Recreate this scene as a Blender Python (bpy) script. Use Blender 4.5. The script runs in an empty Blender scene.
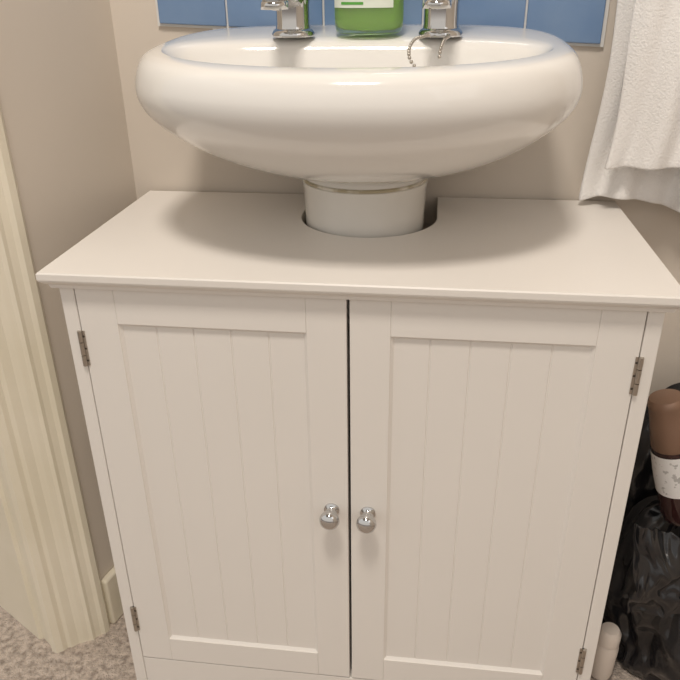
import bpy, bmesh, math, random
from mathutils import Vector, Matrix
import numpy as np
random.seed(4)
C=bpy.context.scene.collection
# ---------------- materials
def mat(name,col,rough=.5,metal=0.,spec=.5,coat=0.,trans=0.,ior=1.45,noise=None,bump=None,sheen=0.,sss=0.):
    m=bpy.data.materials.new(name); m.use_nodes=True; nt=m.node_tree; b=nt.nodes['Principled BSDF']
    b.inputs['Base Color'].default_value=(*col,1); b.inputs['Roughness'].default_value=rough
    b.inputs['Metallic'].default_value=metal; b.inputs['Specular IOR Level'].default_value=spec
    b.inputs['Coat Weight'].default_value=coat; b.inputs['Coat Roughness'].default_value=.05
    b.inputs['Transmission Weight'].default_value=trans; b.inputs['IOR'].default_value=ior
    b.inputs['Sheen Weight'].default_value=sheen
    tc=nt.nodes.new('ShaderNodeTexCoord')
    if noise:
        sc,col2,lo,hi=noise
        n=nt.nodes.new('ShaderNodeTexNoise'); n.inputs['Scale'].default_value=sc; n.inputs['Detail'].default_value=5
        r=nt.nodes.new('ShaderNodeValToRGB'); r.color_ramp.elements[0].position=lo; r.color_ramp.elements[1].position=hi
        r.color_ramp.elements[0].color=(*col2,1); r.color_ramp.elements[1].color=(*col,1)
        nt.links.new(tc.outputs['Object'],n.inputs['Vector']); nt.links.new(n.outputs['Fac'],r.inputs['Fac'])
        nt.links.new(r.outputs['Color'],b.inputs['Base Color'])
    if bump:
        sc,st,dist=bump
        n=nt.nodes.new('ShaderNodeTexNoise'); n.inputs['Scale'].default_value=sc; n.inputs['Detail'].default_value=4
        u=nt.nodes.new('ShaderNodeBump'); u.inputs['Strength'].default_value=st; u.inputs['Distance'].default_value=dist
        nt.links.new(tc.outputs['Object'],n.inputs['Vector']); nt.links.new(n.outputs['Fac'],u.inputs['Height'])
        nt.links.new(u.outputs['Normal'],b.inputs['Normal'])
    return m
M_cab=mat('cabinet_paint',(.81,.772,.725),.38,noise=(3,(.785,.747,.70),.3,.7),bump=(220,.05,.0005))
M_cer=mat('ceramic',(.80,.780,.745),.10,coat=.4)
M_ped=mat('pedestal_ceramic',(.80,.775,.73),.14,coat=.3,noise=(9,(.75,.72,.67),.3,.6))
M_chrome=mat('chrome',(.62,.62,.62),.05,metal=1)
M_nick=mat('nickel',(.50,.46,.41),.3,metal=1)
M_dark=mat('dark_screw',(.06,.05,.04),.5)
M_wall=mat('wall_paint',(.68,.61,.53),.75,noise=(2,(.64,.575,.50),.3,.7),bump=(90,.12,.001))
M_trim=mat('trim_gloss',(.80,.74,.61),.3,noise=(7,(.75,.69,.55),.35,.6))
M_tile=mat('blue_tile',(.15,.25,.43),.25,coat=.2,noise=(14,(.19,.29,.46),.35,.65),bump=(25,.05,.001))
M_grout=mat('grout',(.72,.71,.69),.8,bump=(200,.2,.0005))
M_carpet=mat('carpet',(.62,.52,.44),.95,noise=(110,(.30,.24,.195),.33,.60),bump=(260,1.0,.006),sheen=.2)
M_towel=mat('towel_terry',(.84,.82,.80),.95,bump=(420,.6,.002),sheen=.4)
M_bag=mat('black_plastic',(.012,.012,.014),.22,coat=.4,bump=(26,.6,.008))
M_green=mat('green_soap',(.42,.74,.10),.1,trans=.55,ior=1.35)
M_clear=mat('clear_plastic',(.85,.95,.75),.06,trans=.9,ior=1.2)
M_label=mat('label',(.75,.80,.70),.4)
M_lab2=mat('label_green',(.10,.36,.06),.4)
M_brown=mat('copper_foil',(.27,.17,.12),.30,metal=.4)
M_glass=mat('dark_glass',(.03,.008,.008),.08,coat=.5)
M_pap=mat('paper_label',(.74,.73,.72),.5,noise=(150,(.45,.44,.43),.38,.42))
M_beige=mat('beige_plastic',(.70,.62,.55),.4)
M_stain=mat('old_sealant',(.46,.40,.28),.8,spec=.1,noise=(45,(.72,.68,.60),.40,.55))
M_ceil=mat('ceiling_paint',(.8,.78,.74),.8)
# ---------------- helpers
def link(o,parent=None):
    C.objects.link(o)
    if parent is not None: o.parent=parent
    return o
def empty(name):
    e=bpy.data.objects.new(name,None); e.empty_display_size=.05; return link(e)
def mesh(name,verts,faces,m,parent=None,smooth=False):
    me=bpy.data.meshes.new(name); me.from_pydata([tuple(v) for v in verts],[],faces); me.update()
    bm=bmesh.new(); bm.from_mesh(me); bmesh.ops.recalc_face_normals(bm,faces=bm.faces); bm.to_mesh(me); bm.free()
    if smooth:
        for p in me.polygons: p.use_smooth=True
    me.materials.append(m); return link(bpy.data.objects.new(name,me),parent)
def box(name,x0,x1,y0,y1,z0,z1,m,parent=None,bev=0.,seg=2):
    v=[(x,y,z) for x in (x0,x1) for y in (y0,y1) for z in (z0,z1)]
    f=[(0,1,3,2),(4,6,7,5),(0,4,5,1),(2,3,7,6),(0,2,6,4),(1,5,7,3)]
    o=mesh(name,v,f,m,parent)
    if bev:
        b=o.modifiers.new('b','BEVEL'); b.width=bev; b.segments=seg; b.limit_method='ANGLE'
    return o
def extrude_plan(name,pts,z0,z1,m,parent=None,closed=True,bev=0):
    n=len(pts); v=[(x,y,z0) for x,y in pts]+[(x,y,z1) for x,y in pts]
    f=[(i,(i+1)%n,n+(i+1)%n,n+i) for i in range(n if closed else n-1)]
    if closed: f+= [tuple(range(n)),tuple(range(2*n-1,n-1,-1))]
    o=mesh(name,v,f,m,parent)
    if bev:
        b=o.modifiers.new('b','BEVEL'); b.width=bev; b.segments=3; b.limit_method='ANGLE'
    return o
def lathe(name,prof,m,parent=None,M=Matrix(),n=40,caps=True):
    v=[];f=[]
    for r,z in prof:
        for i in range(n):
            a=2*math.pi*i/n; v.append(M@Vector((r*math.cos(a),r*math.sin(a),z)))
    for k in range(len(prof)-1):
        for i in range(n):
            f.append((k*n+i,k*n+(i+1)%n,(k+1)*n+(i+1)%n,(k+1)*n+i))
    if caps: f+= [tuple(range(n)),tuple(range(len(v)-n,len(v)))]
    o=mesh(name,v,f,m,parent,True)
    e=o.modifiers.new('e','EDGE_SPLIT'); e.split_angle=math.radians(50)
    return o
def rings(name,R,m,parent=None,capa=True,capb=True,sub=0):
    n=len(R[0]); v=[p for r in R for p in r]; f=[]
    for k in range(len(R)-1):
        for i in range(n): f.append((k*n+i,k*n+(i+1)%n,(k+1)*n+(i+1)%n,(k+1)*n+i))
    if capa: f.append(tuple(range(n)))
    if capb: f.append(tuple(range(len(v)-n,len(v))))
    o=mesh(name,v,f,m,parent,True)
    if sub:
        s=o.modifiers.new('s','SUBSURF'); s.levels=s.render_levels=sub
    return o
def tube(name,pts,rad,m,parent=None,n=20):
    P=[Vector(p) for p in pts]; R=[]
    for i,p in enumerate(P):
        t=(P[min(i+1,len(P)-1)]-P[max(i-1,0)]).normalized()
        a=t.cross(Vector((0.02,0.01,1))) 
        if a.length<.15: a=t.cross(Vector((1,0,0)))
        a.normalize(); b=t.cross(a).normalized()
        r=rad[i] if isinstance(rad,(list,tuple)) else rad
        R.append([p+(a*math.cos(2*math.pi*k/n)+b*math.sin(2*math.pi*k/n))*r for k in range(n)])
    return rings(name,R,m,parent)
def T(x,y,z): return Matrix.Translation((x,y,z))
YW=.306
# ---------------- room
box('floor',-1.4,1.2,-1.6,.40,-.02,0,M_carpet)
box('wall_back',-.323,1.2,YW,YW+.08,0,2.3,M_wall)
LW0=(-.3225,YW); LW1=(-.376,.096)
extrude_plan('wall_left',[LW0,LW1,(LW1[0]-.045,LW1[1]+.01),(-.3835,YW+.08),(-.3235,YW+.08)],0,2.3,M_wall)
box('wall_right',1.12,1.2,-1.6,YW,0,2.3,M_wall)
box('ceiling',-1.4,1.2,-1.6,.40,2.3,2.36,M_ceil)
def off(p,d):
    dx,dy=LW1[0]-LW0[0],LW1[1]-LW0[1]; l=math.hypot(dx,dy); return (p[0]-dy/l*d,p[1]+dx/l*d)
p0=LW0; p1=(-.374,.107)
bb=[off(p0,.0005),off(p1,.0005),off(p1,.012),off(p0,.012)]
extrude_plan('baseboard_left',bb,0,.085,M_trim,bev=.004)
box('baseboard_back',.32,1.1,YW-.014,YW-.0005,0,.085,M_trim,bev=.004)
ar=[(-.378,.104),(-.366,.100),(-.362,.090),(-.365,.082),(-.371,.080),(-.376,.074),(-.3775,.069),(-.383,.068),(-.388,.0645),(-.396,.061),(-.403,.053),(-.409,.052),
    (-.412,.046),(-.420,.041),(-.428,.043),(-.432,.050),(-.434,.070),(-.434,.098)]
ar=[(x-.004,y+.006) for x,y in ar]
extrude_plan('trim_1',ar,0,2.1,M_trim)
extrude_plan('trim_2',[(-.4385,.058),(-.455,.069),(-.460,.066),(-.75,.235),(-.75,.275),(-.4385,.106)],0,2.1,M_trim,bev=.001)
# tiles
te=empty('wall_tiles')
def tp(x,z): return z-(x)*.046
zt=.794
xs=[-.262,-.177,-.061,.055,.171,.258]
ZR=[zt,zt+.116,zt+.232,zt+.348]
v=[(x,y,tp(x,z)) for x in (-.264,.261) for y in (YW-.0035,YW-.0002) for z in (zt-.002,ZR[-1])]
mesh('grout_bed',v,[(0,1,3,2),(4,6,7,5),(0,4,5,1),(2,3,7,6),(0,2,6,4),(1,5,7,3)],M_grout,te)
for j in range(3):
    for i in range(5):
        a,b=xs[i]+.0013,xs[i+1]-.0013; z0,z1=ZR[j]+.0013,ZR[j+1]-.0013
        v=[(x,y,tp(x,z)) for x in (a,b) for y in (YW-.007,YW-.001) for z in (z0,z1)]
        o=mesh('tile_%d_%d'%(j,i),v,[(0,1,3,2),(4,6,7,5),(0,4,5,1),(2,3,7,6),(0,2,6,4),(1,5,7,3)],M_tile,te)
        bv=o.modifiers.new('b','BEVEL'); bv.width=.0012; bv.segments=2
# ---------------- cabinet
cab=empty('bathroom_vanity_cabinet')
BW=.3045; BY=-.003
cx,cy,cr=.002,.212,.080
pl=[(-BW,BY),(BW,BY),(.301,.299),(cx+cr,.299)]
for i in range(0,49):
    a=-math.pi*i/48
    pl.append((cx+cr*math.cos(a),cy+cr*math.sin(a)))
pl.append((cx-cr,.299)); pl.append((-.301,.299))
def slab(inset):
    pts=[]
    for x,y in pl:
        if abs(x)>.29: x=math.copysign(abs(x)-inset,x)
        if y<.001: y=y+inset
        pts.append((x,y))
    return pts
n=len(pl)
LV=[(.5835,.0085),(.5875,.007),(.590,.0035),(.5925,.0008),(.5945,.0),(.6005,.0),(.602,.0012)]
V=[];F=[]
for z,ins in LV:
    V+=[(x,y,z) for x,y in slab(ins)]
for k in range(len(LV)-1):
    F+=[(k*n+i,k*n+(i+1)%n,(k+1)*n+(i+1)%n,(k+1)*n+i) for i in range(n)]
F+=[tuple(range(n)),tuple(range(len(V)-n,len(V)))]
mesh('top_board',V,F,M_cab,cab)
HB=.2905; Y0=.010
for s,nm in ((-1,'side_left'),(1,'side_right')):
    x0,x1=sorted((s*HB,s*(HB-.0150)))
    box(nm,x0,x1,Y0,.296,.0,.583,M_cab,cab,.0012)
box('bottom_rail',-HB+.0152,HB-.0152,Y0+.001,Y0+.016,.0,.0555,M_cab,cab,.001)
box('bottom_shelf',-HB+.0152,HB-.0152,Y0+.018,.296,.045,.0555,M_cab,cab)
box('top_rail',-HB+.0152,HB-.0152,Y0+.022,Y0+.034,.545,.5825,M_cab,cab)
zt_,zb_=.5820,.058
def door(nm,x0,x1,hs):
    d=empty(nm); d.parent=cab
    sw=.040; y0,y1=Y0,Y0+.017
    rl=.038
    box('stile_a',x0,x0+sw,y0,y1,zb_,zt_,M_cab,d,.0008)
    box('stile_b',x1-sw,x1,y0,y1,zb_,zt_,M_cab,d,.0008)
    box('rail_top',x0+sw,x1-sw,y0,y1,zt_-rl,zt_,M_cab,d,.0005)
    box('rail_bottom',x0+sw,x1-sw,y0,y1,zb_,zb_+rl,M_cab,d,.0005)
    a,b,c,e=x0+sw,x1-sw,zb_+rl,zt_-rl; t=.0035; dp=.0042
    V=[(a,y0+.0012,c),(b,y0+.0012,c),(b,y0+.0012,e),(a,y0+.0012,e),(a+t,y0+dp,c+t),(b-t,y0+dp,c+t),(b-t,y0+dp,e-t),(a+t,y0+dp,e-t)]
    mesh('panel_lip',V,[(0,1,5,4),(1,2,6,5),(2,3,7,6),(3,0,4,7)],M_cab,d)
    N=5; w=(b-a)/N; g=.0011; yy=y0+dp-.0003
    P=[(a,yy)]
    for i in range(1,N):
        x=a+w*i; P+=[(x-g,yy),(x-.0004,yy+.0008),(x+.0004,yy+.0008),(x+g,yy)]
    P.append((b,yy))
    k=len(P); V=[(x,y,c) for x,y in P]+[(x,y,e) for x,y in P]
    mesh('panel',V,[(i,i+1,k+i+1,k+i) for i in range(k-1)],M_cab,d)
    box('panel_back',a,b,yy+.003,y1-.001,c,e,M_cab,d)
    return d
dl=door('door_left',-.2745,-.0012,-1); dr=door('door_right',.0018,.2745,1)
for s in (-1,1):
    for z in (.515,.128):
        h=empty('hinge'); h.parent=cab
        x=s*.2765
        lathe('knuckle',[(.0025,-.020),(.0025,-.008)],M_nick,h,T(x,Y0-.0015,z),14)
        lathe('knuckle2',[(.0025,-.0072),(.0025,.0072)],M_nick,h,T(x,Y0-.0015,z),14)
        lathe('knuckle3',[(.0025,.008),(.0025,.020)],M_nick,h,T(x,Y0-.0015,z),14)
        box('leaf',min(x,x-s*.0048),max(x,x-s*.0048),Y0-.0012,Y0+.0002,z-.020,z+.020,M_nick,h)
        for dz in (-.014,0,.014):
            lathe('screw',[(.0012,0),(.0012,.0006)],M_dark,h,T(x-s*.0035,Y0-.0010,z+dz)@Matrix.Rotation(math.pi/2,4,'X'),10)
for x,z in ((-.0195,.327),(.0208,.326)):
    prof=[(.0085,0),(.0085,.0015),(.0055,.003),(.0045,.007),(.0048,.010),(.0085,.0125),(.0108,.016),(.0112,.0195),(.0100,.023),(.0065,.0258),(.002,.0270)]
    lathe('knob',prof,M_chrome,cab,T(x,Y0,z)@Matrix.Rotation(math.pi/2,4,'X'))
# ---------------- pedestal
ped=empty('pedestal')
PX,PY=-.003,.211
lathe('column',[(.072,0),(.070,.05),(.062,.12),(.062,.45),(.067,.55),(.0695,.60),(.0710,.640),(.0722,.6440),(.0724,.6475),(.071,.6485)],M_ped,ped,T(PX,PY,0),64)
lathe('sealant_ring',[(.0700,.6475),(.0720,.6487),(.0722,.6508),(.0705,.6522)],M_stain,ped,T(PX,PY,0),64)
# ---------------- basin
N=96
OX,OY=-.0065,.145
def outline(rx,ryf,ryb,nf,nb,ox,oy,z,zs=0.):
    P=[]
    for i in range(N):
        a=2*math.pi*i/N; c,s=math.cos(a),math.sin(a)
        nn=nb if s>0 else nf; ry=ryb if s>0 else ryf
        r=(abs(c/rx)**nn+abs(s/ry)**nn)**(-1/nn)
        P.append(Vector((ox+r*c,oy+r*s,z+zs*(r*s))))
    return P
def circ(r,z): return [Vector((PX+r*math.cos(2*math.pi*i/N),PY+r*math.sin(2*math.pi*i/N),z)) for i in range(N)]
RX,RYF,RYB=.2205,.168,.158
def under(k,z,zs=0.):
    a=circ(.0722,z); b=outline(RX,RYF,RYB,2.15,3.6,OX,OY,z)
    return [a[i].lerp(b[i],k) for i in range(N)]
R=[circ(.050,.651),circ(.0708,.651),circ(.0722,.653)]
for k,z in ((.015,.6590),(.06,.6625),(.20,.6675),(.38,.6765),(.55,.6885),(.70,.7025),(.83,.718),(.93,.733),(.985,.747),(1.0,.759)):
    R.append(under(k,z,.0))
def rim(d,z,zs): return outline(RX-d,RYF-d,RYB-min(d,.004),2.15,3.6,OX,OY,z,zs)
R+= [rim(.0015,.770,.01),rim(.0040,.780,.02),rim(.0080,.7888,.035),rim(.0135,.7945,.05),rim(.0220,.7970,.055),rim(.031,.7972,.055)]
def inner(rx,ryf,ryb,z,zs,oy=.118): return outline(rx,ryf,ryb,2.1,2.4,OX,oy,z,zs)
R+= [inner(.186,.108,.070,.7960,.055),inner(.180,.102,.064,.790,.03),inner(.172,.096,.059,.777,0),inner(.155,.086,.053,.750,0),inner(.12,.065,.043,.722,0),inner(.07,.04,.03,.708,0),inner(.022,.022,.022,.703,0)]
sink=empty('wash_basin')
rings('bowl',R,M_cer,sink,True,True,1)
lathe('drain',[(.021,0),(.021,.002),(.014,.0025),(.012,.000)],M_chrome,sink,T(OX,.118,.7035))
box('wall_seal',OX-.19,OX+.18,YW-.004,YW-.0005,.797,.806,M_grout,sink,.001)
# ---------------- taps
def tap(x,y,ang):
    t=empty('basin_tap'); z=.8005
    M=T(x,y,z)
    lathe('flange',[(.0220,0),(.0225,.003),(.0210,.0055),(.018,.008)],M_chrome,t,M)
    lathe('body',[(.0185,.006),(.0175,.012),(.0175,.030),(.0195,.045),(.0200,.062),(.0175,.075),(.012,.082)],M_chrome,t,M)
    d=Vector((math.sin(ang),-math.cos(ang),0))
    b=Vector((x,y,z))
    pts=[b+Vector((0,0,.036)),b+d*.02+Vector((0,0,.046)),b+d*.042+Vector((0,0,.050)),b+d*.058+Vector((0,0,.047)),b+d*.068+Vector((0,0,.040)),b+d*.072+Vector((0,0,.033))]
    tube('spout',pts,[.0160,.0155,.014,.013,.012,.0118],M_chrome,t)
    tube('aerator',[pts[-1]+Vector((0,0,.003)),pts[-1]+Vector((0,0,-.004))],.0132,M_chrome,t)
    lathe('spindle',[(.010,.080),(.010,.092)],M_chrome,t,M)
    R=[]
    for zz,rr in ((.090,.014),(.094,.021),(.108,.023),(.120,.020),(.125,.010)):
        R.append([M@Vector((rr*(1+.10*math.cos(4*a))*math.cos(a),rr*(1+.10*math.cos(4*a))*math.sin(a),zz)) for a in [2*math.pi*i/48 for i in range(48)]])
    rings('handle',R,M_chrome,t)
tap(-.077,.192,-.05); tap(.076,.192,-.06)
# ---------------- chain
cp=[Vector(p) for p in [(.066,.166,.8035),(.060,.148,.8035),(.052,.130,.802),(.048,.110,.796),(.049,.098,.788),(.055,.098,.780),(.061,.108,.774)]]
def catm(P,n):
    out=[]
    for i in range(len(P)-1):
        a=P[max(i-1,0)];b=P[i];c=P[i+1];d=P[min(i+2,len(P)-1)]
        for k in range(n):
            t=k/n; out.append(.5*((2*b)+(-a+c)*t+(2*a-5*b+4*c-d)*t*t+(-a+3*b-3*c+d)*t**3))
    return out
bm=bmesh.new()
for P in (cp,[Vector((.083,.163,.8035)),Vector((.084,.146,.8035)),Vector((.080,.128,.802)),Vector((.077,.105,.796)),Vector((.076,.10,.788))]):
    Q=catm(P,12); last=Q[0]
    for qq in Q:
        if (qq-last).length>.0038:
            bmesh.ops.create_icosphere(bm,subdivisions=2,radius=.0018,matrix=Matrix.Translation(qq)); last=qq
me=bpy.data.meshes.new('plug_chain'); bm.to_mesh(me); bm.free(); me.materials.append(M_nick)
for p in me.polygons: p.use_smooth=True
link(bpy.data.objects.new('plug_chain',me))
# ---------------- soap bottle
sb=empty('hand_soap_bottle')
BX,BYY=.001,.208
def oval(rx,ry,z,n=48,e=2.6):
    P=[]
    for i in range(n):
        a=2*math.pi*i/n;c,s=math.cos(a),math.sin(a); r=(abs(c/rx)**e+abs(s/ry)**e)**(-1/e)
        P.append(Vector((BX+r*c,BYY+r*s,z)))
    return P
z=.8015
rings('bottle',[oval(.030,.018,z),oval(.0345,.0215,z+.002),oval(.0365,.023,z+.008),oval(.036,.023,z+.05),oval(.034,.022,z+.09),oval(.026,.018,z+.115),oval(.012,.012,z+.125,e=2),oval(.012,.012,z+.14,e=2)],M_clear,sb,sub=1)
rings('liquid',[oval(.029,.017,z+.004),oval(.0335,.0205,z+.009),oval(.0335,.021,z+.05),oval(.032,.020,z+.085)],M_green,sb,sub=1)
def lab(nm,m,a0,a1,z0,z1,o):
    V=[];k=16
    for zz in (z0,z1):
        for i in range(k+1):
            a=a0+(a1-a0)*i/k;c,s=math.cos(a),math.sin(a);e=2.6; rx,ry=.0368+o,.0234+o
            r=(abs(c/rx)**e+abs(s/ry)**e)**(-1/e); V.append((BX+r*c,BYY+r*s,zz))
    mesh(nm,V,[(i,i+1,k+2+i,k+1+i) for i in range(k)],m,sb,True)
lab('label_front',M_label,math.pi*1.10,math.pi*1.80,z+.026,z+.075,.0002)
lab('label_band',M_lab2,math.pi*1.14,math.pi*1.75,z+.034,z+.044,.0006)
lab('label_text',M_lab2,math.pi*1.2,math.pi*1.45,z+.029,z+.0315,.0006)
lathe('pump_collar',[(.015,0),(.015,.014),(.008,.018),(.005,.04)],M_label,sb,T(BX,BYY,z+.135))
tube('pump_nozzle',[(BX,BYY+.006,z+.178),(BX,BYY-.032,z+.178),(BX,BYY-.044,z+.172)],[.008,.006,.005],M_label,sb)
# ---------------- towel
tw=empty('hanging_towel')
def cloth(nm,x0,x1,ztop,zbot,ybase,ph,amp,skew,thick=.008,seed=0):
    nx,nz=70,60; V=[];F=[]
    for j in range(nz+1):
        t=j/nz
        for i in range(nx+1):
            s=i/nx
            z=ztop+(zbot(s)-ztop)*t
            x=x0+(x1-x0)*s+skew*(1-t)*(1-s*.5)+.004*math.sin(9*t+seed)
            y=ybase+amp*(.4+.6*t)*math.sin(ph+s*17+1.2*math.sin(3*t+seed))*1.0+.004*math.sin(s*37+4*t)
            V.append((x,y,z))
    for j in range(nz):
        for i in range(nx):
            a=j*(nx+1)+i; F.append((a,a+1,a+nx+2,a+nx+1))
    o=mesh(nm,V,F,M_towel,tw,True)
    so=o.modifiers.new('so','SOLIDIFY'); so.thickness=thick; so.offset=0
    b=o.modifiers.new('b','BEVEL'); b.width=.003; b.segments=3; b.limit_method='ANGLE'; b.angle_limit=1
    return o
cloth('front_layer',.266,.50,1.05,lambda s:.656+.004*math.sin(s*5),.235,.5,.008,.03)
cloth('back_layer',.255,.49,1.05,lambda s:.603+.012*math.sin(s*6+.5),.272,2.0,.007,.018,seed=2)
tube('towel_rail',[(.25,.262,1.052),(.60,.262,1.052)],.008,M_chrome,tw)
for x in (.262,.59): tube('rail_post',[(x,.262,1.052),(x,YW-.001,1.052)],.009,M_chrome,tw)
# ---------------- bin bag heap
from mathutils import noise as mn
bg=empty('black_bin_bag')
def bag(nm,cx,cy,prof,seed,sx=1,sy=1,lean=(0,0)):
    R=[];n=110
    for h,r in prof:
        ring=[]
        for i in range(n):
            a=2*math.pi*i/n; c,s=math.cos(a),math.sin(a)
            k=mn.noise(Vector((c*1.8+seed,s*1.8,h*8)))*.030
            rg=1-abs(mn.noise(Vector((c*3.5+seed,s*3.5,h*16+5))))*2; k+=(rg-.6)*.014
            rg=1-abs(mn.noise(Vector((c*6+seed,s*6,h*40+2))))*2; k+=(rg-.6)*.009
            rr=r+k*(0.3 if h<.01 else 1)*min(1,r/.05)
            zz=h+(.02*mn.noise(Vector((c*2+seed,s*2,3.3))) if h>.15 else 0)
            ring.append(Vector((cx+rr*c*sx+lean[0]*h,min(cy+rr*s*sy+lean[1]*h,YW-.018),max(zz,0.0015))))
        R.append(ring)
    return rings(nm,R,M_bag,bg,True,True,1)
pf=[(0.0,.075),(.004,.088),(.02,.098),(.05,.102),(.09,.103),(.13,.100),(.17,.092),(.205,.080),(.235,.064),(.252,.045),(.262,.02),(.264,.004)]
def dens(pf,k=4):
    o=[]
    for (a,b),(c,d) in zip(pf,pf[1:]):
        m=k if abs(c-a)>.015 else 1
        for i in range(m): o.append((a+(c-a)*i/m,b+(d-b)*i/m))
    return o+[pf[-1]]
bag('bag_front',.425,.172,dens(pf,3),1.3,.95,1.0)
pf2=[(0.0,.07),(.02,.09),(.1,.10),(.18,.102),(.26,.100),(.31,.092),(.345,.078),(.37,.056),(.385,.030),(.388,.006)]
bag('bag_back',.458,.232,dens(pf2,3),7.1,1.1,.65)
# loose torn flap of plastic draped over the front of the heap
V=[];F=[];nu,nv=26,26
for j in range(nv+1):
    for i in range(nu+1):
        u,w_=i/nu,j/nv
        x=.325+.085*u+.01*w_; zz_=.285-.13*w_-.05*u*(1-w_)
        y=.098-.02*math.sin(w_*2.6)+.016*mn.noise(Vector((u*3,w_*3,4)))+.012*(abs(mn.noise(Vector((u*7,w_*5,9))))-.3)+.03*u*(1-w_)
        V.append((x+.008*mn.noise(Vector((u*4,w_*4,1))),y-.02,zz_+.012*mn.noise(Vector((u*5,0,2)))))
for j in range(nv):
    for i in range(nu):
        a=j*(nu+1)+i; F.append((a,a+1,a+nu+2,a+nu+1))
o=mesh('bag_flap',V,F,M_bag,bg,True); so=o.modifiers.new('s','SOLIDIFY'); so.thickness=.0008
sb2=o.modifiers.new('ss','SUBSURF'); sb2.levels=sb2.render_levels=1
bt=empty('wine_bottle')
ax0=Vector((.395,.125,.272)); ax1=Vector((.350,.134,.423))
zz=(ax1-ax0).normalized(); xx=Vector((0,1,0)).cross(zz).normalized(); yy=zz.cross(xx)
A=Matrix(((xx.x,yy.x,zz.x,ax0.x),(xx.y,yy.y,zz.y,ax0.y),(xx.z,yy.z,zz.z,ax0.z),(0,0,0,1)))
lathe('glass',[(.010,-.012),(.024,-.008),(.0265,0),(.0265,.060),(.0245,.085),(.022,.10)],M_glass,bt,A)
lathe('foil',[(.0236,.093),(.0245,.095),(.0215,.125),(.0200,.145),(.0205,.147),(.0205,.153),(.018,.157),(.002,.158)],M_brown,bt,A)
lathe('label',[(.0268,.034),(.0268,.062),(.0252,.088)],M_pap,bt,A,caps=False)
tb=empty('lotion_tube')
A=T(.330,.100,.004)@Matrix.Rotation(math.radians(2),4,'Y')
lathe('tube_body',[(.0,0),(.014,.002),(.0155,.01),(.0155,.055),(.013,.062)],M_beige,tb,A,caps=False)
lathe('tube_cap',[(.0145,.062),(.0145,.078),(.011,.084),(0.001,.085)],M_beige,tb,A)
# ---------------- lights
w=bpy.data.worlds.new('world'); bpy.context.scene.world=w; w.use_nodes=True
nt=w.node_tree; tc=nt.nodes.new('ShaderNodeTexCoord'); sp=nt.nodes.new('ShaderNodeSeparateXYZ'); rp=nt.nodes.new('ShaderNodeValToRGB'); mr=nt.nodes.new('ShaderNodeMapRange')
mr.inputs['From Min'].default_value=-1; mr.inputs['From Max'].default_value=1
nt.links.new(tc.outputs['Generated'],sp.inputs[0]); nt.links.new(sp.outputs['Z'],mr.inputs['Value']); nt.links.new(mr.outputs[0],rp.inputs[0]); nt.links.new(rp.outputs[0],nt.nodes['Background'].inputs[0])
e=rp.color_ramp.elements; e[0].position=.30; e[0].color=(.16,.13,.11,1); e[1].position=.85; e[1].color=(1,.97,.93,1)
x=e.new(.46); x.color=(.42,.37,.33,1); x=e.new(.52); x.color=(.95,.88,.80,1)
nt.nodes['Background'].inputs[1].default_value=.80
def area(name,loc,rot,size,e,col,sy=None):
    l=bpy.data.lights.new(name,'AREA'); l.energy=e; l.color=col; l.size=size
    if sy: l.shape='RECTANGLE'; l.size_y=sy
    o=bpy.data.objects.new(name,l); o.location=loc; o.rotation_euler=rot; return link(o)
area('ceiling_lamp',(-.05,-.70,2.25),(math.radians(15),0,0),.28,21,(1,.92,.83))
area('side_area_light',(.95,-.9,1.5),(math.radians(75),0,math.radians(45)),.7,1.6,(.97,.98,1.0),.9)  # weak, cool, unseen area light from the right; no window is built there
# ---------------- camera
q=[734.857,0.07735,-0.62797,0.86129,0.46545,-0.13260,-0.01319]
p,y,r=q[4:7]
Fv=np.array([math.sin(y)*math.cos(p),math.cos(y)*math.cos(p),-math.sin(p)])
rt=np.array([math.cos(y),-math.sin(y),0.]); up=np.cross(rt,Fv)
c,s=math.cos(r),math.sin(r)
Rv,Uv=c*rt+s*up,-s*rt+c*up
cam=bpy.data.cameras.new('camera'); co=bpy.data.objects.new('camera',cam); link(co)
cam.sensor_width=36; cam.lens=q[0]*36/680; cam.clip_start=.01
co.matrix_world=Matrix(((Rv[0],Uv[0],-Fv[0],q[1]),(Rv[1],Uv[1],-Fv[1],q[2]),(Rv[2],Uv[2],-Fv[2],q[3]),(0,0,0,1)))
bpy.context.scene.camera=co
bpy.context.scene.view_settings.view_transform='Standard'
